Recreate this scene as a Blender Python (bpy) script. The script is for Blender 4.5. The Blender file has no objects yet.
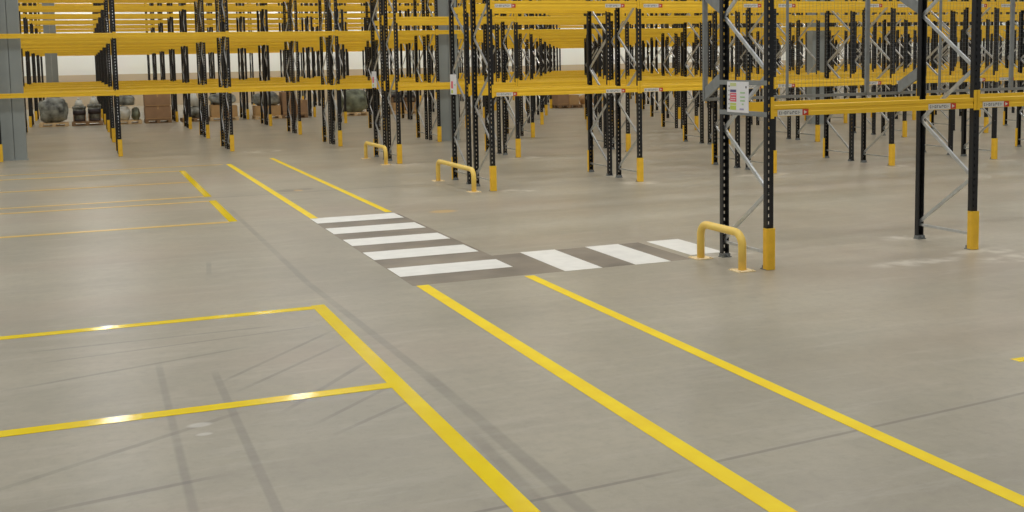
import bpy, bmesh, math, random
from mathutils import Vector, Matrix
random.seed(7)
scn = bpy.context.scene
COL = scn.collection
PI = math.pi

# ------------------------------------------------------------------ materials
def lin(c):
    return tuple((v / 12.92 if v <= .04045 else ((v + .055) / 1.055) ** 2.4) for v in [x / 255 for x in c])

def mat(name, rgb, rough=.5, metal=0., var=.0, scale=8., spec=.5, bump=0.):
    m = bpy.data.materials.new(name); m.use_nodes = True
    nt = m.node_tree; b = nt.nodes['Principled BSDF']
    c = lin(rgb)
    b.inputs['Base Color'].default_value = (*c, 1)
    b.inputs['Roughness'].default_value = rough
    b.inputs['Metallic'].default_value = metal
    b.inputs['Specular IOR Level'].default_value = spec
    if var > 0 or bump > 0:
        tc = nt.nodes.new('ShaderNodeTexCoord'); n = nt.nodes.new('ShaderNodeTexNoise')
        n.inputs['Scale'].default_value = scale; n.inputs['Detail'].default_value = 5
        nt.links.new(tc.outputs['Object'], n.inputs['Vector'])
        if var > 0:
            r = nt.nodes.new('ShaderNodeValToRGB')
            r.color_ramp.elements[0].position = .3; r.color_ramp.elements[1].position = .7
            r.color_ramp.elements[0].color = (*[v * (1 - var) for v in c], 1)
            r.color_ramp.elements[1].color = (*[min(1, v * (1 + var)) for v in c], 1)
            nt.links.new(n.outputs['Fac'], r.inputs['Fac']); nt.links.new(r.outputs['Color'], b.inputs['Base Color'])
        if bump > 0:
            bp = nt.nodes.new('ShaderNodeBump'); bp.inputs['Strength'].default_value = bump
            nt.links.new(n.outputs['Fac'], bp.inputs['Height']); nt.links.new(bp.outputs['Normal'], b.inputs['Normal'])
    return m

M = dict(
    black=mat('black_powder_coat', (24, 25, 28), .4, var=.15, scale=6),
    beam=mat('yellow_beam_paint', (252, 202, 50), .38, var=.06, scale=3),
    guard=mat('yellow_guard_plastic', (250, 198, 54), .45, var=.08, scale=9),
    hoop=mat('yellow_hoop_paint', (255, 214, 104), .35, var=.06, scale=9),
    dust=mat('dusty_yellow_plate', (246, 222, 176), .8, var=.12, scale=20),
    galv=mat('galvanised_steel', (206, 209, 211), .36, .85, var=.1, scale=14),
    dull=mat('grey_mesh_steel', (138, 142, 142), .5, .2, var=.1, scale=14),
    foot=mat('galvanised_foot', (128, 132, 132), .5, .3, var=.15, scale=20),
    col=mat('grey_blue_column_paint', (150, 156, 153), .5, var=.06, scale=2),
    white=mat('white_board', (236, 236, 240), .4),
    sticker=mat('white_sticker', (224, 221, 210), .5),
    ink=mat('dark_ink', (104, 102, 106), .6), red=mat('red_ink', (205, 62, 40), .5),
    s_red=mat('sign_red', (226, 92, 110), .5), s_navy=mat('sign_navy', (88, 84, 130), .5),
    s_lime=mat('sign_lime', (196, 214, 92), .5), s_pale=mat('sign_pale_green', (206, 214, 150), .5),
    s_green=mat('sign_green_text', (176, 210, 160), .5), s_violet=mat('sign_violet_text', (170, 164, 200), .5),
    line=mat('yellow_line_paint', (255, 220, 0), .14, var=.05, scale=5, spec=.3),
    walk=mat('yellow_walkway_paint', (255, 218, 0), .45, spec=.2, var=.07, scale=4),
    worn=mat('worn_yellow_line_paint', (226, 190, 92), .3, var=.1, scale=3),
    stripe=mat('white_crossing_paint', (240, 238, 230), .45, var=.05, scale=6),
    dark=mat('dark_crossing_paint', (134, 123, 107), .5, var=.28, scale=1.6),
    wood=mat('pallet_wood', (226, 196, 150), .8, var=.15, scale=6),
    wood2=mat('weathered_pallet_wood', (150, 120, 88), .8, var=.15, scale=6),
    card=mat('brown_cardboard', (168, 134, 102), .8, var=.08, scale=4),
    card2=mat('tan_cardboard', (196, 160, 112), .8, var=.08, scale=4),
    wrapd=mat('dark_grey_wrap', (128, 130, 122), .45, var=.95, scale=3.6, bump=.4),
    wrapg=mat('green_grey_wrap', (118, 124, 104), .5, var=.7, scale=3, bump=.4),
    pale=mat('pale_wrap', (214, 214, 204), .4, var=.08, scale=5),
    iron=mat('dark_machine_iron', (62, 52, 52), .5, .1, var=.3, scale=6),
)

def floor_material():
    m = bpy.data.materials.new('worn_grey_concrete'); m.use_nodes = True
    nt = m.node_tree; N = nt.nodes.new; L = nt.links.new
    b = nt.nodes['Principled BSDF']
    geo = N('ShaderNodeTexCoord'); P = geo.outputs['Object']
    sep = N('ShaderNodeSeparateXYZ'); L(P, sep.inputs[0])
    def math_(op, a, c=None, clamp=False):
        n = N('ShaderNodeMath'); n.operation = op; n.use_clamp = clamp
        for i, v in enumerate((a, c)):
            if v is None: continue
            if isinstance(v, (int, float)): n.inputs[i].default_value = v
            else: L(v, n.inputs[i])
        return n.outputs[0]
    def ss(v, lo, hi):
        n = N('ShaderNodeMapRange'); n.interpolation_type = 'SMOOTHSTEP'
        n.inputs['From Min'].default_value = lo; n.inputs['From Max'].default_value = hi
        L(v, n.inputs['Value']); return n.outputs['Result']
    def noise(scale, detail=5, vec=None, rough=.55):
        n = N('ShaderNodeTexNoise'); n.inputs['Scale'].default_value = scale; n.inputs['Detail'].default_value = detail
        n.inputs['Roughness'].default_value = rough
        L(vec if vec is not None else P, n.inputs['Vector']); return n.outputs['Fac']
    def mapped(sx, sy):
        n = N('ShaderNodeMapping'); n.inputs['Scale'].default_value = (sx, sy, 1); L(P, n.inputs['Vector']); return n.outputs[0]
    def mix(fac, a, c):
        n = N('ShaderNodeMix'); n.data_type = 'RGBA'
        L(fac, n.inputs['Factor'])
        for sock, v in ((n.inputs[6], a), (n.inputs[7], c)):
            if isinstance(v, tuple): sock.default_value = (*v, 1)
            else: L(v, sock)
        return n.outputs[2]
    def seg(a, c, w, soft=2.0):
        ax, ay = a; dx, dy = c[0] - ax, c[1] - ay; ln = math.hypot(dx, dy); dx /= ln; dy /= ln
        px = math_('SUBTRACT', sep.outputs[0], ax); py = math_('SUBTRACT', sep.outputs[1], ay)
        u = math_('ADD', math_('MULTIPLY', px, dx), math_('MULTIPLY', py, dy))
        v = math_('ABSOLUTE', math_('SUBTRACT', math_('MULTIPLY', px, dy), math_('MULTIPLY', py, dx)))
        k = math_('SUBTRACT', 1., ss(v, w, w * soft))
        e = math_('MULTIPLY', ss(u, -.05, .35), math_('SUBTRACT', 1., ss(u, ln - .35, ln + .05)))
        return math_('MULTIPLY', k, e)
    def blob(c, rx, ry):
        px = math_('DIVIDE', math_('SUBTRACT', sep.outputs[0], c[0]), rx); py = math_('DIVIDE', math_('SUBTRACT', sep.outputs[1], c[1]), ry)
        d = math_('ADD', math_('MULTIPLY', px, px), math_('MULTIPLY', py, py))
        return math_('SUBTRACT', 1., ss(d, .2, 1.))
    def total(l):
        s = l[0]
        for x in l[1:]: s = math_('MAXIMUM', s, x)
        return s
    base = mix(ss(noise(.55, 6), .3, .7), lin((158, 151, 133)), lin((174, 166, 147)))
    base = mix(math_('MULTIPLY', ss(noise(1.0, 5, mapped(.25, 1.3)), .48, .72), .28), base, lin((138, 130, 116)))
    base = mix(math_('MULTIPLY', ss(noise(14, 6), .45, .75), .22), base, lin((132, 126, 112)))
    base = mix(math_('MULTIPLY', ss(noise(60, 3), .55, .75), .15), base, lin((190, 184, 168)))
    base = mix(math_('MULTIPLY', ss(noise(5.5, 8, None, .75), .42, .62), .2), base, lin((140, 134, 122)))
    base = mix(math_('MULTIPLY', ss(noise(.35, 3, mapped(.5, 1.)), .45, .68), .3), base, lin((170, 150, 132)))
    base = mix(math_('MULTIPLY', ss(noise(3.2, 9, mapped(.35, 1.6), .7), .5, .66), .2), base, lin((196, 190, 176)))
    grit = math_('ADD', math_('MULTIPLY', ss(noise(1.3, 8, None, .7), .2, .8), .7), .3)
    tyres = total([seg((2.19, 3.), (2.16, 7.6), .03), seg((2.16, 7.2), (2.03, 11.2), .024), seg((2.03, 10.8), (2.05, 17.6), .02, 2.6),
                   seg((.80, 3.5), (.79, 8.2), .018), seg((.40, 4.), (.43, 8.6), .012, 3.), seg((1.95, 3.), (2.05, 6.2), .02, 3.)])
    base = mix(math_('MULTIPLY', math_('MULTIPLY', tyres, grit), .48), base, lin((104, 99, 92)))
    fan = total([seg((.75, 7.75), (1.86, 9.0), .012), seg((.85, 7.5), (1.86, 8.55), .012), seg((1.05, 6.9), (1.9, 7.95), .014), seg((1.2, 6.6), (2.0, 7.35), .012),
                 seg((1.25, 6.35), (2.1, 7.0), .012), seg((-.6, 9.3), (1.5, 9.35), .014), seg((-.7, 8.2), (1.2, 8.75), .014),
                 seg((-.6, 6.2), (.9, 7.1), .016), seg((-.5, 5.8), (.7, 6.0), .014), seg((1.15, 11.9), (1.25, 12.9), .018), seg((-.5, 8.9), (1.85, 9.2), .01)])
    base = mix(math_('MULTIPLY', math_('MULTIPLY', fan, grit), .62), base, lin((110, 105, 97)))
    joint = total([seg((-3., 4.6), (2.95, 5.06), .01), seg((2.9, 5.06), (5.6, 5.34), .01), seg((5.2, 5.3), (12., 6.1), .01), seg((-3, 19.05), (5.9, 19.3), .02)])
    base = mix(math_('MULTIPLY', joint, .5), base, lin((100, 95, 88)))
    pts = [((9.2, 9.45), .5, .22), ((8.1, 9.25), .7, .2), ((9.1, 10.55), .45, .3), ((6.6, 10.6), .45, .25), ((11.7, 17.5), .7, .25), ((9.1, 17.5), .5, .35), ((6.9, 17.5), .5, .35),
           ((9.35, 23.5), .6, .4), ((6.55, 23.4), .6, .4), ((14.7, 17.5), .5, .3), ((17.4, 17.4), .5, .3), ((9.4, 18.8), .4, .4), ((4.3, 29.2), .7, .6), ((9.3, 9.0), .8, .25)]
    dust = total([blob(*p) for p in pts])
    base = mix(math_('MULTIPLY', math_('MULTIPLY', dust, ss(noise(3.5, 5), .38, .65)), .6), base, lin((222, 216, 202)))
    spots = total([blob((.57, 6.91), .09, .055), blob((.58, 6.72), .06, .035)])
    base = mix(math_('MULTIPLY', spots, .55), base, lin((214, 210, 200)))
    pl = total([blob((3.30, 19.62), .22, .28), blob((3.62, 19.7), .2, .18)])
    base = mix(math_('MULTIPLY', pl, .45), base, lin((96, 88, 76)))
    base = mix(math_('MULTIPLY', total([blob((3.48, 19.55), .1, .16), blob((4.9, 15.6), .25, .2)]), .5), base, lin((220, 176, 80)))
    L(base, b.inputs['Base Color'])
    r = N('ShaderNodeMapRange'); L(noise(.9, 4), r.inputs['Value']); r.inputs['To Min'].default_value = .31; r.inputs['To Max'].default_value = .43
    L(r.outputs['Result'], b.inputs['Roughness']); b.inputs['Specular IOR Level'].default_value = .36
    return m

def wall_material():
    m = bpy.data.materials.new('white_over_beige_wall'); m.use_nodes = True
    nt = m.node_tree; b = nt.nodes['Principled BSDF']; N = nt.nodes.new; L = nt.links.new
    tc = N('ShaderNodeTexCoord'); s = N('ShaderNodeSeparateXYZ'); L(tc.outputs['Object'], s.inputs[0])
    g = N('ShaderNodeMath'); g.operation = 'GREATER_THAN'; g.inputs[1].default_value = 1.9; L(s.outputs[2], g.inputs[0])
    n = N('ShaderNodeTexNoise'); n.inputs['Scale'].default_value = .6; L(tc.outputs['Object'], n.inputs['Vector'])
    a = N('ShaderNodeMix'); a.data_type = 'RGBA'; L(g.outputs[0], a.inputs['Factor'])
    a.inputs[6].default_value = (*lin((200, 184, 158)), 1); a.inputs[7].default_value = (*lin((245, 247, 242)), 1)
    k = N('ShaderNodeMix'); k.data_type = 'RGBA'; k.blend_type = 'MULTIPLY'; k.inputs['Factor'].default_value = .08
    L(a.outputs[2], k.inputs[6]); L(n.outputs['Color'], k.inputs[7]); L(k.outputs[2], b.inputs['Base Color'])
    b.inputs['Roughness'].default_value = .75
    return m

# ------------------------------------------------------------------ mesh helpers
def box(bm, x0, x1, y0, y1, z0, z1, mi=0):
    v = [bm.verts.new(p) for p in ((x0, y0, z0), (x1, y0, z0), (x1, y1, z0), (x0, y1, z0), (x0, y0, z1), (x1, y0, z1), (x1, y1, z1), (x0, y1, z1))]
    for f in ((3, 2, 1, 0), (4, 5, 6, 7), (0, 1, 5, 4), (1, 2, 6, 5), (2, 3, 7, 6), (3, 0, 4, 7)):
        q = bm.faces.new([v[i] for i in f]); q.material_index = mi
    return v

def prism(bm, prof, axis, a, b, mi=0):
    """prof: list of (u,v); axis 'x' -> (y,z), 'z' -> (x,y), 'y' -> (x,z)"""
    def pt(u, v, w): return {'x': (w, u, v), 'z': (u, v, w), 'y': (u, w, v)}[axis]
    A = [bm.verts.new(pt(u, v, a)) for u, v in prof]; B = [bm.verts.new(pt(u, v, b)) for u, v in prof]
    n = len(prof); fs = [bm.faces.new(A[::-1]), bm.faces.new(B)]
    for i in range(n): fs.append(bm.faces.new((A[i], A[(i + 1) % n], B[(i + 1) % n], B[i])))
    for f in fs: f.material_index = mi

def strut(bm, a, b, w, h, mi=0):
    """C-channel strut of width w (across x) and height h from a to b"""
    a, b = Vector(a), Vector(b); d = (b - a); ln = d.length; d.normalize()
    sx = Vector((1, 0, 0)); n = sx.cross(d).normalized()
    t = .006
    for (u0, u1, v0, v1) in ((-w / 2, w / 2, h / 2 - t, h / 2), (-w / 2, -w / 2 + t, -h / 2, h / 2 - t), (w / 2 - t, w / 2, -h / 2, h / 2 - t)):
        vs = box(bm, u0, u1, v0, v1, 0, ln, mi)
        for v in vs:
            p = v.co.copy(); v.co = a + sx * p.x + n * p.y + d * p.z

def tube(bm, pts, r, seg=14, mi=0):
    pts = [Vector(p) for p in pts]; rings = []
    for i, p in enumerate(pts):
        t = (pts[min(i + 1, len(pts) - 1)] - pts[max(i - 1, 0)]).normalized()
        s = Vector((1, 0, 0)); s = (s - t * s.dot(t)).normalized(); n = t.cross(s)
        rings.append([bm.verts.new(p + (s * math.cos(k * 2 * PI / seg) + n * math.sin(k * 2 * PI / seg)) * r) for k in range(seg)])
    for A, B in zip(rings, rings[1:]):
        for k in range(seg):
            f = bm.faces.new((A[k], A[(k + 1) % seg], B[(k + 1) % seg], B[k])); f.smooth = True; f.material_index = mi
    bm.faces.new(rings[0][::-1]); bm.faces.new(rings[-1])

def cyl(bm, x, y, z0, z1, r, seg=10, mi=0, r2=None):
    r2 = r if r2 is None else r2
    A = [bm.verts.new((x + r * math.cos(k * 2 * PI / seg), y + r * math.sin(k * 2 * PI / seg), z0)) for k in range(seg)]
    B = [bm.verts.new((x + r2 * math.cos(k * 2 * PI / seg), y + r2 * math.sin(k * 2 * PI / seg), z1)) for k in range(seg)]
    for k in range(seg):
        f = bm.faces.new((A[k], A[(k + 1) % seg], B[(k + 1) % seg], B[k])); f.smooth = True; f.material_index = mi
    bm.faces.new(A[::-1]).material_index = mi; bm.faces.new(B).material_index = mi

def mesh(name, bm, *mats, bevel=0.):
    bmesh.ops.recalc_face_normals(bm, faces=bm.faces)
    if bevel:
        bmesh.ops.bevel(bm, geom=[e for e in bm.edges], offset=bevel, segments=2, affect='EDGES', clamp_overlap=True)
    me = bpy.data.meshes.new(name); bm.to_mesh(me); bm.free()
    for m in mats: me.materials.append(m)
    return me

def put(name, me, parent=None, loc=(0, 0, 0), rz=0., sc=None):
    o = bpy.data.objects.new(name, me); COL.objects.link(o); o.location = loc; o.rotation_euler = (0, 0, rz)
    if sc: o.scale = sc
    if parent: o.parent = parent
    return o

def tag(o, label, cat, group=None, kind=None):
    o['label'] = label; o['category'] = cat
    if group: o['group'] = group
    if kind: o['kind'] = kind
    return o

def structure(name, bm, m):
    o = put(name, mesh(name, bm, m)); o['kind'] = 'structure'; return o

# ------------------------------------------------------------------ setting
bm = bmesh.new(); box(bm, -16, 66, -6, 70.2, -.2, 0); structure('floor', bm, floor_material())
wm = wall_material()
bm = bmesh.new(); box(bm, -16, 66, 70, 70.2, 0, 11); structure('wall_back', bm, wm)
bm = bmesh.new(); box(bm, 66, 66.2, -6, 70.2, 0, 11); structure('wall_right', bm, wm)
bm = bmesh.new(); box(bm, -16.2, -16, -6, 70.2, 0, 11); structure('wall_left', bm, wm)

# ------------------------------------------------------------------ painted floor markings
def line(x0, x1, y0, y1, label, group, m='line', worn=False):
    bm = bmesh.new(); box(bm, x0, x1, y0, y1, .0003 if m == 'line' else .001, .0022)
    o = put({'line': 'yellow_floor_line', 'stripe': 'crossing_stripe', 'dark': 'dark_crossing_band'}[m], mesh('marking', bm, M['worn' if worn else 'walk' if group == g1 else m]))
    tag(o, label, {'line': 'floor line', 'stripe': 'crossing stripe', 'dark': 'floor paint'}[m], group, 'thing')
    return o
g1, g2 = 'yellow walkway lines', 'yellow bay lines'
line(2.98, 3.105, 1.6, 10.44, 'long yellow walkway line running from the crossing to the bottom edge, left one', g1)
line(4.12, 4.225, 1.6, 10.42, 'long yellow walkway line from the crossing towards the lower right corner', g1)
line(2.97, 3.08, 15.76, 25.75, 'yellow walkway line beyond the zebra crossing, left of the pair', g1)
line(4.11, 4.21, 15.95, 26.8, 'yellow walkway line beyond the zebra crossing, right of the pair', g1)
line(1.855, 1.975, 1.6, 10.0, 'thick yellow line closing the near floor bay on its right', g2)
line(1.86, 1.98, 16.05, 18.78, 'short yellow line closing the nearer of the two far floor bays', g2)
line(1.86, 1.98, 19.38, 24.65, 'yellow line closing the farther of the two far floor bays', g2)
line(-5., 1.855, 9.84, 9.97, 'yellow cross line at the far side of the near floor bay', g2)
line(-5., 1.855, 7.17, 7.30, 'yellow cross line nearest the camera, joining the thick line', g2)
line(-5., 1.86, 15.96, 16.10, 'yellow cross line at the near side of the two far floor bays', g2, worn=True)
line(-5., 1.86, 18.66, 18.78, 'nearer of the two close yellow cross lines between the far bays', g2, worn=True)
line(-5., 1.86, 19.38, 19.50, 'farther of the two close yellow cross lines between the far bays', g2, worn=True)
line(-5., 1.86, 22.02, 22.14, 'single faint yellow cross line inside the farthest floor bay', g2, worn=True)
line(-5., 1.86, 24.53, 24.66, 'farthest faint yellow cross line, short of the long rack row', g2, worn=True)
line(-5., 2.9, 25.65, 25.75, 'very faint yellow line at the foot of the long rack row', g2, worn=True)
bm = bmesh.new(); box(bm, 6.08, 6.2, 5.9, 5.99, .0004, .002)
tag(put('floor_tape_scrap', mesh('tape', bm, M['line'])), 'small scrap of yellow tape on bare floor at the right edge', 'tape')
bm = bmesh.new()
prism(bm, [(2.95, 10.46), (6.12, 10.50), (6.12, 11.76), (4.24, 11.72), (4.24, 15.72), (2.95, 15.72)], 'z', .0002, .0008)
tag(put('dark_crossing_band', mesh('band', bm, M['dark'])), 'worn dark paint under the L-shaped zebra crossing', 'floor paint', None, 'thing')
g3 = 'white zebra crossing stripes'
for i, (a, b) in enumerate(((15.25, 15.80), (14.17, 14.72), (13.12, 13.65), (12.05, 12.60), (10.96, 11.48))):
    line(2.96, 4.20, a, b, ('farthest white stripe of the zebra crossing, where the far walkway lines end', 'second farthest white stripe of the zebra crossing',
         'middle white stripe of five lying across the walkway', 'second nearest white stripe lying across the walkway', 'nearest white stripe lying across the walkway, widest in view')[i], g3, 'stripe')
for i, (a, b) in enumerate(((4.60, 5.03), (5.42, 5.85), (6.23, 6.66))):
    line(a, b, 10.48 if i < 2 else 10.72, 11.76,
         ('white slanted stripe of the side crossing, next to the walkway', 'middle slanted white stripe of the three leading to the rack', 'slanted white stripe ending behind the near yellow hoop')[i], g3, 'stripe')

# ------------------------------------------------------------------ rack components (shared meshes)
HF = 6.1          # frame height
PW, PD = .08, .06 # post face and depth
FD = .90          # frame depth
_cache = {}
def post_mesh(holes):
    k = ('post', holes)
    if k in _cache: return _cache[k]
    bm = bmesh.new(); t = .005
    # front face (y = 0 .. t) with a column of slots, the two flanges and the returned lips
    if holes:
        xs = [-PW / 2, -.022, -.009, PW / 2]
        pitch, hz = .075, .032
        n = int(HF / pitch)
        box(bm, xs[0], xs[1], 0, t, 0, HF); box(bm, xs[2], xs[3], 0, t, 0, HF)
        for i in range(n + 1):
            z0 = 0 if i == 0 else (i - .5) * pitch + hz / 2
            z1 = HF if i == n else (i + .5) * pitch - hz / 2
            box(bm, xs[1], xs[2], 0, t, z0, z1)
    else:
        box(bm, -PW / 2, PW / 2, 0, t, 0, HF)
    for s in (-1, 1):
        x0, x1 = sorted((s * PW / 2, s * (PW / 2 - t)))
        box(bm, x0, x1, t, PD, 0, HF)
        x0, x1 = sorted((s * (PW / 2 - t), s * (PW / 2 - .010)))
        box(bm, x0, x1, PD - t, PD, 0, HF)
    _cache[k] = mesh('post', bm, M['black']); return _cache[k]

def foot_mesh():
    if 'foot' in _cache: return _cache['foot']
    bm = bmesh.new(); box(bm, -.056, .056, -.008, .09, 0, .008)
    for s in (-1, 1): box(bm, s * .0445 - .003, s * .0445 + .003, .0, .075, .008, .04)
    box(bm, -.0405, .0405, .0625, .0675, .008, .045); cyl(bm, 0, .085, .008, .03, .012)
    _cache['foot'] = mesh('base_plate', bm, M['foot']); return _cache['foot']

def guard_mesh():
    if 'guard' in _cache: return _cache['guard']
    bm = bmesh.new(); w, h = .054, .43
    prof = [(-w, .045), (-w, -.014), (-w + .016, -.032), (w - .016, -.032), (w, -.014), (w, .045), (w - .011, .045), (w - .011, -.009), (-w + .011, -.009), (-w + .011, .045)]
    prism(bm, prof, 'z', .004, h)
    for z in (.1, .2, .3): cyl_y(bm, 0, -.032, z, .009)
    _cache['guard'] = mesh('post_guard', bm, M['guard']); return _cache['guard']

def cyl_y(bm, x, y, z, r, seg=8, d=.004):
    A = [bm.verts.new((x + r * math.cos(k * 2 * PI / seg), y, z + r * math.sin(k * 2 * PI / seg))) for k in range(seg)]
    B = [bm.verts.new((v.co.x, y - d, v.co.z)) for v in A]
    for k in range(seg): bm.faces.new((A[k], A[(k + 1) % seg], B[(k + 1) % seg], B[k]))
    bm.faces.new(B)

def brace_nodes(flip):
    """zigzag (y,z) nodes inside a frame; the low node is on the rear post, or on the front one when flipped"""
    yf, yr = PD * .55, FD - PD * .55
    if flip: yf, yr = yr, yf
    pts = []; z = .2; k = 0
    while z < HF - .1:
        pts.append((yr if k % 2 == 0 else yf, z)); z += .605; k += 1
    return pts, yf, yr

def frame_mesh(flip, with_braces):
    k = ('frame', flip, with_braces)
    if k in _cache: return _cache[k]
    bm = bmesh.new(); pts, yf, yr = brace_nodes(flip)
    strut(bm, (0, PD * .4, .17), (0, FD - PD * .4, .17), .028, .028)
    if with_braces: strut(bm, (0, PD * .4, HF - .15), (0, FD - PD * .4, HF - .15), .04, .04)
    if with_braces:
        for i, (a, b) in enumerate(zip(pts, pts[1:])): strut(bm, (0, a[0], a[1]), (0, b[0], b[1]), .025, .036)
    _cache[k] = mesh('upright_frame', bm, M['galv']); return _cache[k]

def brace_meshes(flip):
    k = ('braces', flip)
    if k in _cache: return _cache[k]
    pts, yf, yr = brace_nodes(flip); out = []
    for a, b in zip(pts, pts[1:]):
        if min(a[1], b[1]) > 3.4: break
        bm = bmesh.new(); strut(bm, (0, a[0], a[1]), (0, b[0], b[1]), .025, .036); out.append(mesh('brace', bm, M['galv']))
    _cache[k] = out; return out

BH = .115
BEAM_PROF = [(0, 0), (.05, 0), (.05, BH), (.004, BH), (0, BH - .004), (0, BH * .66), (.005, BH * .62), (.005, BH * .40), (0, BH * .36)]
def beam_mesh(L, join=False):
    k = ('beam', round(L, 3), join)
    if k in _cache: return _cache[k]
    bm = bmesh.new(); prism(bm, BEAM_PROF, 'x', 0, L)
    if join:
        box(bm, -.045, -.001, -.008, -.002, -.02, BH + .025); box(bm, L + .001, L + .045, -.008, -.002, -.02, BH + .025)
    _cache[k] = mesh('beam', bm, M['beam']); return _cache[k]

def connector_mesh(s):
    k = ('conn', s)
    if k in _cache: return _cache[k]
    bm = bmesh.new()
    x0, x1 = sorted((0, s * .0385)); box(bm, x0, x1, -.008, -.002, -.02, .20)
    x0, x1 = sorted((s * -.0, s * -.006)); 
    for z in (.02, .09, .16): cyl_y(bm, s * .022, -.008, z, .007, 6, .003)
    _cache[k] = mesh('beam_connector', bm, M['beam']); return _cache[k]

def sticker_mesh():
    if 'stk' in _cache: return _cache['stk']
    bm = bmesh.new(); t = .0012
    box(bm, 0, .30, -t, 0, 0, .062, 0); box(bm, .30, .375, -t, 0, 0, .062, 2)
    x = .018; rnd = random.Random(3)
    for i in range(8):   # unreadable dark characters
        w = rnd.choice((.016, .020, .024))
        box(bm, x, x + .006, -t * 1.7, -t, .016, .046, 1)
        if i % 3 != 1: box(bm, x + .006, x + w, -t * 1.7, -t, .038, .046, 1)
        if i % 2 == 0: box(bm, x + .006, x + w, -t * 1.7, -t, .016, .024, 1)
        if i % 3 != 0: box(bm, x + w - .006, x + w, -t * 1.7, -t, .024, .038, 1)
        x += w + .012
    prism(bm, [(.320, .012), (.357, .031), (.320, .050)], 'y', -t * 1.7, -t, 0)
    _cache['stk'] = mesh('beam_sticker', bm, M['sticker'], M['ink'], M['red']); return _cache['stk']

def rack(name_label, group, xs, y0, levels, detail, flip, guards='front', rear=True, stickers=False, holes=True, group_name=None):
    """one run of pallet racking: upright frames and the beams hooked between them"""
    root = bpy.data.objects.new('pallet_rack', None); COL.objects.link(root); root.location = (xs[0], y0, 0)
    root.empty_display_size = .3
    tag(root, name_label, 'pallet rack', group)
    pm = post_mesh(holes)
    for x in xs:
        dx = x - xs[0]
        f = put('upright_frame', frame_mesh(flip, detail < 2), root, (dx, 0, 0))
        put('post', pm, f); put('post', pm, f, (0, FD, 0), PI)
        if detail >= 2:
            for b in brace_meshes(flip): put('brace', b, f)
            top = [n for n in brace_nodes(flip)[0] if n[1] > 3.2]
            put('base_plate', foot_mesh(), f); put('base_plate', foot_mesh(), f, (0, FD, 0), PI)
        if guards in ('front',): put('post_guard', guard_mesh(), f)
        if guards == 'rear': put('post_guard', guard_mesh(), f, (0, FD, 0), PI)
    n = 0; rest = None; specs = []
    for side in ((0, 1) if rear else (0,)):
        for z in levels:
            for a, b in zip(xs, xs[1:]): specs.append((side, z, a, b))
    for side, z, a, b in specs:
        L = b - a - PW - .004
        x = a - xs[0] + PW / 2 + .002
        if n < 100:
            if side == 0: o = put('beam', beam_mesh(L, detail < 2), root, (x, .001, z))
            else: o = put('beam', beam_mesh(L, detail < 2), root, (x + L, FD - .001, z), PI)
            if detail >= 2:
                put('beam_connector', connector_mesh(-1), o); put('beam_connector', connector_mesh(1), o, (L, 0, 0))
                if stickers and side == 0:
                    put('beam_sticker', sticker_mesh(), o, (.045, -.0002, .004))['label'] = 'white sticker with a red end'
                    put('beam_sticker', sticker_mesh(), o, (L - .62, -.0002, .004))['label'] = 'white sticker with a red end'
            n += 1
        else:
            if rest is None: rest = bmesh.new()
            off = (x, .001, z) if side == 0 else (x, FD - .051, z)
            prism(rest, [(u + off[1], v + off[2]) for u, v in ([(0, 0), (.05, 0), (.05, BH), (0, BH)])], 'x', x, x + L)
    if rest is not None:
        put('beam', mesh('beams', rest, M['beam']), root)['kind'] = 'stuff'
    return root

GX = [-4.65, -1.9, .85, 3.6, 6.45, 9.25, 12.06, 14.8, 17.45]
while GX[-1] < 64: GX.append(GX[-1] + 2.75)
def cols(lo, hi): return [x for x in GX if lo <= x <= hi]
L1, L2, L3, L4 = 1.535, 2.975, 4.27, 5.66

# near single rack with the load notice
R1 = rack('nearest black and yellow single rack, with the white load notice on its end', None, [6.51, 9.18, 11.98], 9.6, (1.572,), 2, False, 'front', stickers=True)
# its rear posts carry no guards, but steel mesh on brackets
BR = .36
for i, x0 in enumerate((6.49, 8.70, 10.92)):
    x1 = x0 + 2.22; w = x1 - x0
    bm = bmesh.new()
    box(bm, 0, .05, 0, .03, 1.70, 3.6)
    box(bm, w / 2 - .012, w / 2 + .012, 0, .025, 1.74, 3.6)
    box(bm, .05, w, 0, .025, 1.70, 1.735)
    pan = put('mesh_panel', mesh('mesh_panel', bm, M['dull']), R1, (x0 - 6.51, FD + BR, 0)); pan['label'] = 'grey steel mesh panel behind the rack'
    bm = bmesh.new(); k = .05; t = .0007
    for j in range(int((w - .08) / k)): box(bm, .07 + j * k - t, .07 + j * k + t, .026, .026 + 2 * t, 1.735, 3.55)
    for j in range(int(1.8 / k)): box(bm, .05, w, .0295, .0295 + 2 * t, 1.76 + j * k - t, 1.76 + j * k + t)
    put('wire_mesh', mesh('wire_mesh', bm, M['dull']), pan)
for x in (6.51, 9.18):
    for z0, z1 in ((1.72, 2.04), (2.95, 2.63)):      # gusset arms out to the mesh
        bm = bmesh.new()
        prism(bm, [(FD, z1), (FD, z1 - (.14 if z1 > z0 else -.14)), (FD + BR, z0 - (.01 if z1 > z0 else -.01)), (FD + BR, z0 + (.13 if z1 > z0 else -.13))], 'x', -.012, .012)
        put('mesh_bracket', mesh('mesh_bracket', bm, M['dull']), R1, (x - 6.51, 0, 0))
for z in (1.595, 1.915):
    bm = bmesh.new(); box(bm, -.046, -.041, .0, FD, z - .025, z + .025); box(bm, -.041, -.02, .06, FD - .06, z + .019, z + .025)
    put('sign_rail', mesh('sign_rail', bm, M['dull']), R1)

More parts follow.
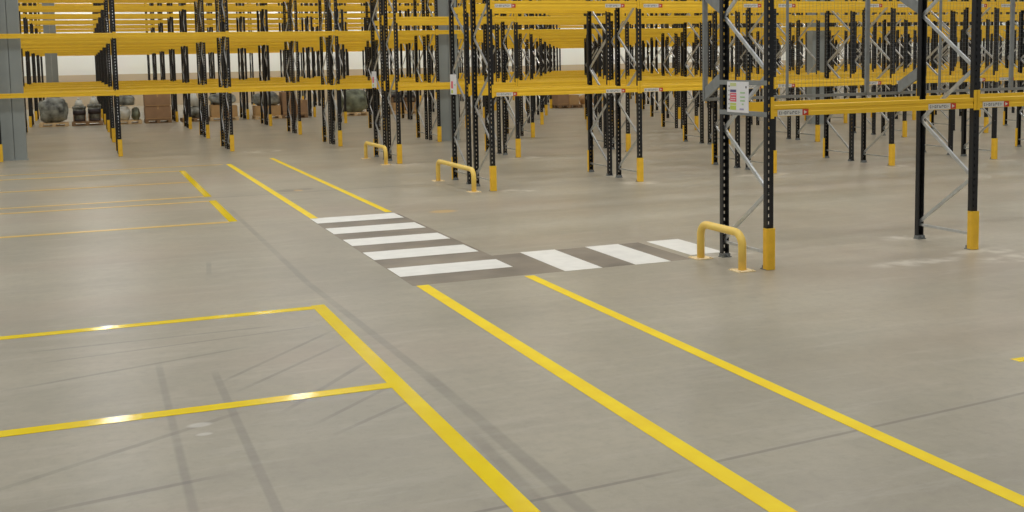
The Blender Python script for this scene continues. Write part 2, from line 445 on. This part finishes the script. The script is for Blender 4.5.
ordn = ['second', 'third', 'fourth', 'fifth', 'sixth', 'seventh', 'eighth', 'ninth']
rowy = [17.66, 23.62, 29.62, 35.5, 41.4, 47.35, 53.3, 59.2]
gp = 'back-to-back rows of pallet racking'
for i, y in enumerate(rowy):
    n = i + 2
    lo = 6.4 if i < 2 else -5
    hi = min(y * 1.04 + 2.2, 62)
    xs = cols(lo, hi)
    if i == 0: xs = [x if x < 17 else x - .06 for x in xs]
    lv = {0: (1.60, 3.085), 1: (1.60, 3.085), 2: (L1, L2)}.get(i, (L1, L2, L3) if i < 7 else (L2, L3, L4))
    det = 2 if i < 2 else 1
    extra = {0: ', behind the side crossing', 1: ', behind the far hoop', 2: ', longest in view'}.get(i, '')
    rack(f'{ordn[i]} rack row from the camera{extra}, side facing the camera', gp, xs, y, lv, det, False, 'front', stickers=(i == 0), holes=(i < 4))
    rack(f'{ordn[i]} rack row from the camera{extra}, side facing away', gp, xs, y + 1.22, lv, det, True, 'rear', holes=(i < 4))
rack('last single row of racking against the pale back wall', gp, cols(-5, 62), 65.1, (L2, L3, L4), 1, False, 'front', holes=False)

# ------------------------------------------------------------------ load notices
def notice(x, y, z, w, h, label, full=True):
    root = bpy.data.objects.new('load_notice', None); COL.objects.link(root); root.location = (x, y, z); root.rotation_euler = (0, 0, -PI / 2)
    tag(root, label, 'sign', 'white load notices on rack ends')
    bm = bmesh.new(); box(bm, 0, w, -.004, 0, 0, h); put('board', mesh('board', bm, M['white']), root)
    def patch(name, u0, u1, v0, v1, m, d=.0055): 
        bm = bmesh.new(); box(bm, u0 * w, u1 * w, -d, -.004, v0 * h, v1 * h); put(name, mesh(name, bm, M[m]), root)
    def text(u0, u1, v, s, m, seed):
        bm = bmesh.new(); r = random.Random(seed); u = u0
        while u < u1 - .02:
            a = r.uniform(.02, .05); box(bm, u * w, min(u + a, u1) * w, -.0062, -.0042, v * h, (v + s) * h); u += a + .012
        put('print', mesh('print', bm, M[m]), root)
    if full:
        patch('colour_block', .15, .43, .85, .96, 's_pale'); patch('colour_block', .15, .43, .655, .74, 's_navy'); patch('colour_block', .15, .44, .35, .63, 's_red')
        patch('colour_block', .15, .43, .24, .30, 's_lime'); patch('colour_block', .15, .43, .08, .22, 's_lime')
        for i in range(6): text(.08, .125, .1 + i * .145, .05, 'ink', i)
        for i, v in enumerate((.62, .48, .36)): text(.62, .86, v, .05, 's_green', 20 + i)
        text(.70, .78, .25, .05, 's_green', 30); text(.6, .82, .08, .06, 's_violet', 31); patch('print', .86, .92, .79, .86, 'ink')
        for i, v in enumerate((.56, .47, .40)): text(.19, .41, v, .025, 'white', 40 + i)
    else:
        patch('colour_block', .15, .45, .30, .66, 's_red'); patch('colour_block', .15, .43, .06, .22, 's_lime'); text(.6, .85, .45, .06, 's_green', 5)
    return root
notice(6.51 - .047, 10.33, 1.60, .41, .325, 'white load notice with red, navy and lime blocks on the nearest rack end')
notice(6.45 - .05, 19.74, 1.60, .36, .37, 'white notice on the end of the second rack row, beside the grey column', False)
notice(6.45 - .05, 25.7, 1.64, .42, .38, 'small white notice on the end of the third rack row', False)

# ------------------------------------------------------------------ hoop barriers
def hoop(x, ya, yb, h, label):
    root = bpy.data.objects.new('hoop_barrier', None); COL.objects.link(root); root.location = (x, (ya + yb) / 2, 0)
    tag(root, label, 'barrier', 'yellow hoop barriers at the rack ends')
    a = (ya - yb) / 2; r = .042; R = .13; pts = [(0, a, .008), (0, a, h - R)]
    for k in range(1, 8): t = k * PI / 16; pts.append((0, a + R - R * math.cos(t), h - R + R * math.sin(t)))
    pts.append((0, a + R, h)); pts.append((0, -a - R, h))
    for k in range(1, 8): t = k * PI / 16; pts.append((0, -a - R + R * math.sin(t), h - R + R * math.cos(t)))
    pts += [(0, -a, h - R), (0, -a, .008)]
    bm = bmesh.new(); tube(bm, pts, r, 20); put('bent_tube', mesh('bent_tube', bm, M['hoop']), root)
    for y in (a, -a):
        bm = bmesh.new(); box(bm, -.1, .1, -.1, .1, 0, .01)
        for u in (-.075, .075):
            for v in (-.075, .075): cyl(bm, u, v, .01, .02, .011, 8)
        put('floor_plate', mesh('floor_plate', bm, M['dust']), root, (0, y, 0))['label'] = 'dusty pale floor plate'
hoop(6.23, 9.68, 10.50, .385, 'nearest yellow hoop barrier, in front of the rack with the load notice')
hoop(6.11, 17.70, 19.72, .375, 'yellow hoop barrier across the end of the second rack row')
hoop(6.11, 23.52, 25.35, .375, 'farthest yellow hoop barrier, across the end of the third rack row')

# ------------------------------------------------------------------ building columns
def column(x, y, label, w=.55, d=.3):
    root = bpy.data.objects.new('steel_column', None); COL.objects.link(root); root.location = (x, y, 0)
    tag(root, label, 'column', 'grey steel building columns', 'thing')
    for s in (-1, 1):
        bm = bmesh.new(); x0, x1 = sorted((s * .004, s * w / 2)); xo0, xo1 = sorted((s * (w / 2 - .016), s * w / 2))
        box(bm, xo0, xo1, -d / 2, d / 2, .02, 11)
        xf0, xf1 = sorted((s * .006, s * (w / 2 - .016)))
        box(bm, xf0, xf1, -d / 2, -d / 2 + .014, .02, 11); box(bm, xf0, xf1, d / 2 - .014, d / 2, .02, 11)
        put('channel', mesh('channel', bm, M['col']), root)
    bm = bmesh.new(); box(bm, -w / 2 - .03, w / 2 + .03, -d / 2 - .03, d / 2 + .03, 0, .02)
    put('base_plate', mesh('column_base', bm, M['col']), root)
column(-1.6, 30.08, 'grey steel column at the left edge, standing in the long rack row')
column(9.66, 30.08, 'grey steel column behind the second rack row, beside its white end notice')
column(22.15, 30.08, 'grey steel column seen between racks above the nearest rack beam')
column(-1.25, 58.4, 'distant grey steel column at the left, far behind the racks')

# ------------------------------------------------------------------ pallets and goods on the floor under the far racks
def pallet(x, y, w, d, label, m='wood', h=.15):
    bm = bmesh.new()
    for i in range(7):
        a = -w / 2 + i * w / 7; box(bm, a + .01, a + w / 7 - .01, -d / 2, d / 2, h - .025, h)
    for v in (-d / 2, -.05, d / 2 - .1):
        box(bm, -w / 2, w / 2, v, v + .1, h - .047, h - .025)
        for u in (-w / 2, -.07, w / 2 - .14): box(bm, u, u + .14, v, v + .1, .022, h - .047)
        box(bm, -w / 2, w / 2, v, v + .1, 0, .022)
    o = put('pallet', mesh('pallet', bm, M[m]), None, (x, y, 0)); tag(o, label, 'pallet', 'wooden pallets under the far racks'); return o

def lump(name, x, y, z, w, d, h, m, label, cat, seed, amp=.22, tips=0):
    bm = bmesh.new(); bmesh.ops.create_icosphere(bm, subdivisions=4, radius=1.)
    from mathutils import noise as nz
    for v in bm.verts:
        n = v.co.normalized(); q = n * 1.7 + Vector((seed * 3.1, seed, 0))
        r = 1 + amp * nz.noise(q) + amp * .5 * nz.noise(q * 2.7)
        p = n * r; f = lambda a: math.copysign(abs(a) ** .75, a)
        v.co = Vector((f(p.x) * w / 2, f(p.y) * d / 2, max(-.5, f(p.z) * .5) * h * .95 + h * .475))
    zmin = min(v.co.z for v in bm.verts)
    for v in bm.verts:
        v.co.z = max(0, v.co.z - zmin - .03)
    for f in bm.faces: f.smooth = True
    o = put(name, mesh(name, bm, M[m]), None, (x, y, z)); tag(o, label, cat, 'goods on the far pallets'); return o

def carton(x, y, z, w, d, h, m, label):
    bm = bmesh.new(); box(bm, -w / 2, w / 2, -d / 2, d / 2, 0, h)
    bmesh.ops.bevel(bm, geom=bm.edges[:], offset=.012, segments=2, affect='EDGES')
    me = mesh('carton', bm, M[m]); o = put('carton', me, None, (x, y, z)); tag(o, label, 'box', 'goods on the far pallets')
    bm = bmesh.new(); box(bm, -.03, .03, -d / 2 - .003, d / 2 + .003, h - .12, h + .003); box(bm, -w / 2 + .02, w / 2 - .02, -d / 2 - .002, -d / 2, h * .06, h * .1)
    put('tape', mesh('tape', bm, M['card2']), o); return o

def machine(x, y, z, w, h, label, seed):
    root = bpy.data.objects.new('machine_part', None); COL.objects.link(root); root.location = (x, y, z)
    tag(root, label, 'machine part', 'goods on the far pallets')
    bm = bmesh.new(); cyl(bm, 0, 0, .02, h * .55, w * .42, 18, 0, w * .46); cyl(bm, 0, 0, h * .55, h * .64, w * .5, 18); put('drum', mesh('drum', bm, M['wrapd']), root)
    bm = bmesh.new(); cyl(bm, 0, 0, h * .28, h * .46, w * .47, 18); cyl(bm, 0, 0, .02, h * .1, w * .47, 18, 0, w * .44); put('band', mesh('band', bm, M['iron']), root)['label'] = 'dark band'
    bm = bmesh.new(); cyl(bm, 0, 0, h * .64, h * .9, w * .36, 16, 0, w * .2); cyl(bm, .0, 0, h * .9, h, w * .1, 10); put('cover', mesh('cover', bm, M['pale']), root)
    bm = bmesh.new(); box(bm, -w * .45, w * .45, -w * .4, w * .4, 0, .02)
    for s in (-1, 1): box(bm, s * w * .42 - .02, s * w * .42 + .02, -w * .35, w * .35, .02, h * .3)
    put('cradle', mesh('cradle', bm, M['wood2']), root)
    return root
PY = 47.5
p = [(-1.05, 1.08, 'wood', 'pallet under the dark wrapped mound next to the left column'), (.18, 1.15, 'wood2', 'pallet under the two dark machine parts'),
     (1.75, .95, 'wood', 'pallet under the pale and green sacks, left of the cardboard stack'), (2.86, 1.02, 'wood2', 'dark pallet under the tall brown cardboard stack'),
     (4.3, 1.05, 'wood2', 'pallet under a pale cone-shaped bundle'), (5.45, 1.15, 'wood', 'pallet under the tan cartons with a dark bundle on top'),
     (7.25, 1.1, 'wood', 'pallet under the long grey bundle'), (8.35, 1.1, 'wood2', 'pallet under the rust-brown cartons'),
     (10.95, 1.2, 'wood', 'light pallet under the green-grey mound'), (13.2, 1.2, 'wood', 'pallet under the dark engine-like machine parts')]
for x, w, m, lab in p: pallet(x, PY, w, 1.0, lab, m)
lump('wrapped_load', -1.05, PY, .15, 1.08, .9, 1.05, 'wrapd', 'dark grey wrapped mound on a pallet next to the left column', 'wrapped load', 1)
machine(-.1, PY, .15, .52, .95, 'dark machine part with a pale cover, left of two on one pallet', 1)
machine(.46, PY, .15, .52, 1.05, 'dark machine part with a pale cover, right of two on one pallet', 2)
lump('sack', 1.54, PY, .15, .52, .8, .62, 'pale', 'pale sack beside the line of rack posts at the left', 'sack', 3)
lump('sack', 2.02, PY, .15, .32, .7, .55, 'wrapg', 'small green-grey sack left of the cardboard stack', 'sack', 4)
lump('sack', 1.66, PY, .74, .7, .7, .48, 'wrapd', 'dark sack lying on top of the pale sack', 'sack', 5)
carton(2.86, PY, .15, 1.0, .9, .52, 'card', 'lower of two large brown cartons stacked under the far rack')
carton(2.86, PY, .675, 1.0, .9, .50, 'card', 'upper of two large brown cartons stacked under the far rack')
lump('wrapped_load', 4.35, PY, .15, .95, .8, .5, 'wrapd', 'low dark bundle under the pale cone-shaped one', 'wrapped load', 6)
bm = bmesh.new(); cyl(bm, 0, 0, 0, .62, .3, 20, 0, .05)
tag(put('wrapped_cone', mesh('wrapped_cone', bm, M['pale']), None, (4.3, PY, .63)), 'pale cone-shaped bundle between thin far rack posts', 'wrapped load', 'goods on the far pallets')
carton(5.2, PY, .15, .5, .8, .5, 'card2', 'tan carton on the left of a pair below a dark bundle')
carton(5.75, PY, .15, .5, .8, .46, 'card2', 'tan carton on the right of a pair below a dark bundle')
lump('wrapped_load', 5.45, PY, .658, 1.05, .8, .52, 'wrapd', 'dark bundle resting on two tan cartons', 'wrapped load', 7)
carton(7.25, PY, .15, 1.05, .85, .4, 'card2', 'wide tan carton under the long grey bundle')
lump('wrapped_load', 7.25, PY, .556, 1.1, .8, .62, 'wrapd', 'long grey bundle on a wide tan carton', 'wrapped load', 8)
carton(8.12, PY, .15, .52, .85, .95, 'card', 'tall rust-brown carton, left of two on a pallet')
carton(8.66, PY, .15, .5, .85, .6, 'card', 'shorter rust-brown carton, right of two on a pallet')
lump('wrapped_load', 10.95, PY, .15, 1.2, .9, 1.08, 'wrapg', 'green-grey mound on a light pallet behind the far hoop', 'wrapped load', 9, .3)
carton(12.9, PY, .15, .5, .8, .34, 'card2', 'low tan carton beneath a dark engine-like part, left one')
carton(13.5, PY, .15, .5, .8, .34, 'card2', 'low tan carton beneath a dark engine-like part, right one')
machine(12.9, PY, .495, .5, .8, 'dark engine-like part on the left of a far pair', 3)
machine(13.5, PY, .495, .5, .72, 'dark engine-like part on the right of a far pair', 4)
pallet(20.98, PY, 1.1, 1.0, 'flat pallet under brown cartons in the far aisle', 'wood2')
pallet(22.2, PY, 1.0, 1.0, 'empty looking light pallet at the far end of the middle aisle', 'wood')
carton(20.72, PY, .15, .55, .8, .62, 'card', 'brown carton on the flat pallet in the far aisle, left one')
carton(21.26, PY, .15, .5, .8, .45, 'card2', 'lower tan carton on the flat pallet in the far aisle')
lump('sack', 22.2, PY, .15, .9, .8, .5, 'card2', 'tan sack on the light pallet in the far aisle', 'sack', 12)

# ------------------------------------------------------------------ light
w = bpy.data.worlds.new('hall_light'); scn.world = w; w.use_nodes = True
w.node_tree.nodes['Background'].inputs['Color'].default_value = (.97, .985, 1, 1)
w.node_tree.nodes['Background'].inputs['Strength'].default_value = .19
def lamp(x, y, z=9., p=150):
    l = bpy.data.lights.new('high_bay_or_fill_lamp', 'AREA'); l.shape = 'RECTANGLE'; l.size = .45; l.size_y = 1.3; l.energy = p; l.color = (1, .99, .95)
    o = bpy.data.objects.new('high_bay_or_fill_lamp', l); COL.objects.link(o); o.location = (x, y, z)
for i in range(-2, 10):
    for j in range(-5, 5):
        if (i, j) == (1, 2): continue
        lamp(.5 + 5.9 * i, 37 + 6.85 * j, p=80)
for x, y in ((3.3, 22.4), (3.88, 15.), (3.88, 7.5), (11., 15.), (11., 7.5)): lamp(x, y, p=80)  # supplementary fill lamps, added out of view to keep the near area bright

for i in range(-1, 12): lamp(.4 + 5.6 * i, 67.6, 7.5, 120)  # added fill row, unseen, only there to brighten the back wall

# ------------------------------------------------------------------ camera
cam = bpy.data.cameras.new('camera'); co = bpy.data.objects.new('camera', cam); COL.objects.link(co)
cam.sensor_fit = 'HORIZONTAL'; cam.sensor_width = 36; cam.lens = 36 * 1113.97 / 1024; cam.shift_y = (169.07 - 256) / 1024
cam.clip_end = 300; cam.clip_start = .05
R = Matrix.Rotation(-.367066, 3, 'Z') @ Matrix.Rotation(PI / 2 - .0959654, 3, 'X') @ Matrix.Rotation(-.0195718, 3, 'Z')
co.matrix_world = Matrix.Translation((0, 0, 2.1791)) @ R.to_4x4()
scn.camera = co
scn.view_settings.view_transform = 'Standard'; scn.view_settings.look = 'None'; scn.view_settings.gamma = 1; scn.view_settings.use_curve_mapping = False
scn.view_settings.exposure = 0.0
